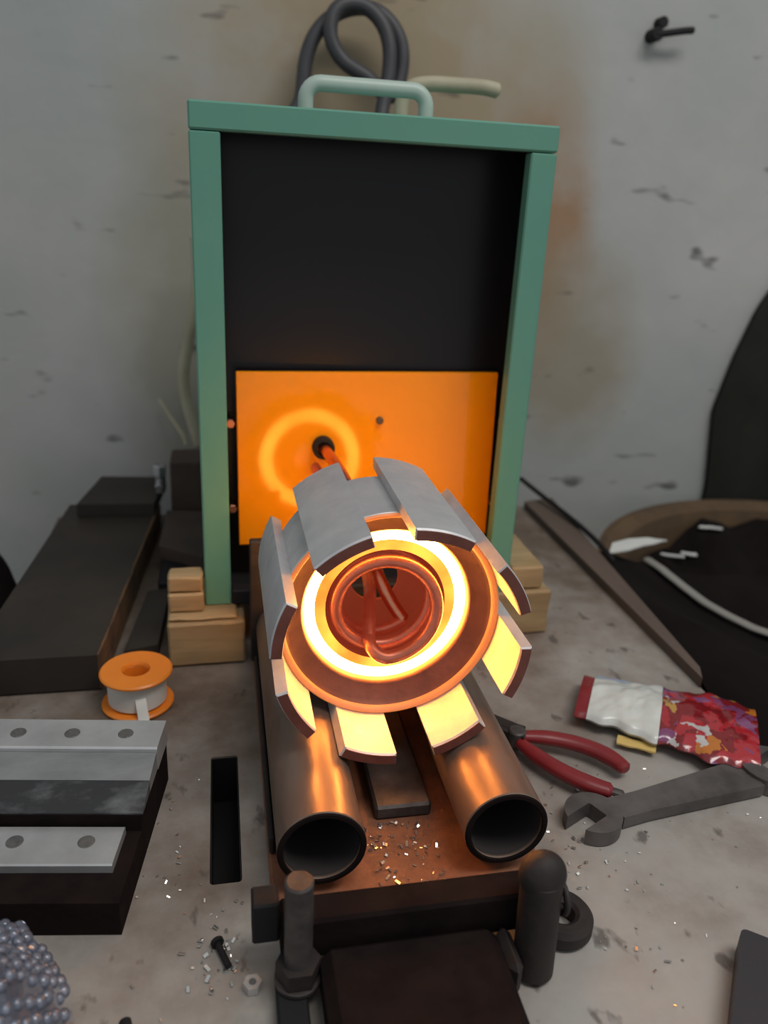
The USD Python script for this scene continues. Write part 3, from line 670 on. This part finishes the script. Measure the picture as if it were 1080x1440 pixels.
for k, (a, b) in enumerate(((.534, .800), (.559, .798), (.592, .818))):
    z = float(rag_z(np.array(a), np.array(b))) + .006
    single('paper_scrap', sheetlet([(a - .014, b + .004), (a + .012, b - .006), (a + .016, b - .001), (a - .010, b + .008)], z, seed=7 + k), 'white_paper',
           ('smallest pale scrap in the bin, left of the others', 'middle pale scrap in the bin', 'pale scrap in the bin nearest its far rim')[k], 'paper', 'pale scraps in the bin')
sx_, sy_ = spline([(.452, .722, 0), (.462, .690, 0), (.473, .655, 0), (.490, .610, 0), (.520, .570, 0), (.560, .545, 0), (.640, .535, 0)], 60)[:, :2].T
single('grey_strap', sweep(np.stack([sx_, sy_, tarp_z(sx_, np.minimum(sy_, .70)) + .0075], 1), .0055, 10, flat=.45), 'strap_grey',
       'grey strap curving across the black tarpaulin', 'strap')
# hanging cloth by the right frame edge
def hung_cloth():
    zs = np.linspace(-.30, .62, 80); us = np.linspace(0, 1, 50); V, f = [], []
    for s in (0, 1):
        for z in zs:
            left = np.interp(z, [-.55, .0, .10, .17, .23, .30, .40, .62], [.640, .640, .628, .643, .662, .700, .760, .83])
            for u in us:
                x = left + u * .42
                bulge = math.sin(math.pi * min(1, u * 1.2 + .02) * .5) if u < .82 else 1
                y = .914 - .026 * bulge ** .6 - .006 * math.sin(u * 26 + z * 5) * min(1, u * 5) if s == 0 else .917
                V.append((x, y, z))
    n, m = len(zs), len(us); k = n * m
    for s in (0, 1):
        for i in range(n - 1):
            for j in range(m - 1):
                a = s * k + i * m + j; f += [[a, a + 1, a + m + 1], [a, a + m + 1, a + m]]
    for i in range(n - 1):
        for j in (0, m - 1): a = i * m + j; f += [[a, a + m, k + a + m], [a, k + a + m, k + a]]
    for j in range(m - 1):
        for i in (0, n - 1): a = i * m + j; f += [[a, a + 1, k + a + 1], [a, k + a + 1, k + a]]
    t = trimesh.Trimesh(V, f, process=False); t.fix_normals(); return t
single('hanging_cloth', hung_cloth(), 'olive_cloth', 'dark olive cloth hanging on the wall above the brown bin', 'cloth', smooth=60)

# ================================================================== WALL: cable coil, peg
cb = []
cpts = [(.060, .880, .402), (.085, .884, .425), (.088, .886, .450), (.098, .888, .480), (.125, .890, .503), (.158, .888, .505), (.180, .884, .485), (.184, .880, .455),
        (.172, .874, .430), (.150, .868, .443), (.128, .872, .455), (.112, .876, .478), (.118, .880, .502), (.140, .882, .508), (.163, .878, .492), (.170, .872, .455), (.164, .866, .420), (.160, .858, .395), (.158, .850, .330)]
single('cable_coil', sweep(spline(cpts, 220), .0072, 14), 'cable_black', 'thick black cable looped against the wall above the machine', 'cable')
single('wall_hook', join(cyl((.466, .921, .513), (.466, .902, .513), .0068, 20), sweep(spline([(.466, .905, .513), (.480, .903, .515), (.497, .901, .518), (.505, .902, .519)], 20), .0036, 10)), 'black_dull',
       'small black bent hook fixed high on the wall at the right', 'hook')
single('wall_nail', cyl((.4735, .921, .5255), (.4735, .908, .5255), .0058, 18), 'black_dull', 'dark nail head on the wall just above the bent hook', 'nail')

# ================================================================== SMALL THINGS ON THE TABLE
single('small_screw', join(cyl((-.0085, .2830, .0022), (-.0035, .2700, .0022), .0016, 12), cyl((-.0090, .2843, .0026), (-.0083, .2825, .0026), .0032, 12)), 'black_dull', 'small black screw lying left of the clamp bolt', 'screw')
single('small_nut', hexnut((.0068, .2590, .0003), .0042, .0042, .0017), 'bright_strip', 'small bright nut lying by the black screw', 'nut')
single('screw_stub', cyl((-.0470, .2505, .0026), (-.0440, .2390, .0026), .0026, 14), 'black_dull', 'black screw stub at the front edge beside the bubble wrap', 'screw')
def chips(n, area, zf, size):
    out = []
    for _ in range(n):
        x, y = area(); s = rng.uniform(.5, 1.6) * size
        b = trimesh.creation.box([s * rng.uniform(1, 2.6), s, s * .35])
        b.apply_transform(trimesh.transformations.euler_matrix(rng.uniform(-.5, .5), rng.uniform(-.5, .5), rng.uniform(0, 6.3)))
        b.apply_translation([x, y, zf + s * .55]); out.append(b)
    return out
def gau(cx, cy, sx, sy): return lambda: (rng.gauss(cx, sx), rng.gauss(cy, sy))
cl = chips(70, gau(.185, .315, .022, .035), .0002, .0009) + chips(60, gau(-.004, .278, .012, .012), .0002, .0010) + chips(28, gau(-.03, .335, .012, .035), .0002, .0007)
cl += chips(90, lambda: (rng.uniform(.17, .34), rng.uniform(.20, .55)), .0002, .0006) + chips(20, gau(.015, .50, .02, .02), .0002, .0008)
cl = [c for c in cl if not (-.0135 < c.centroid[0] < .0065 and .318 < c.centroid[1] < .425)]
cl = [c for c in cl if not (.005 < c.centroid[0] < .17 and .15 < c.centroid[1] < .535)]
cl = [c for c in cl if not (.012 < c.centroid[0] < .156 and c.centroid[1] > .15) or c.centroid[1] > .53]
single('metal_filings', join(*cl), 'filings', 'bright metal filings scattered over the table', 'filings', kind='stuff', smooth=False)
pc = chips(130, lambda: (rng.uniform(.071, .109), rng.uniform(.284, .345)), .0062, .0009)
single('hot_filings', join(*pc), 'filings', 'metal filings between the two pipes lit orange', 'filings', kind='stuff', smooth=False)
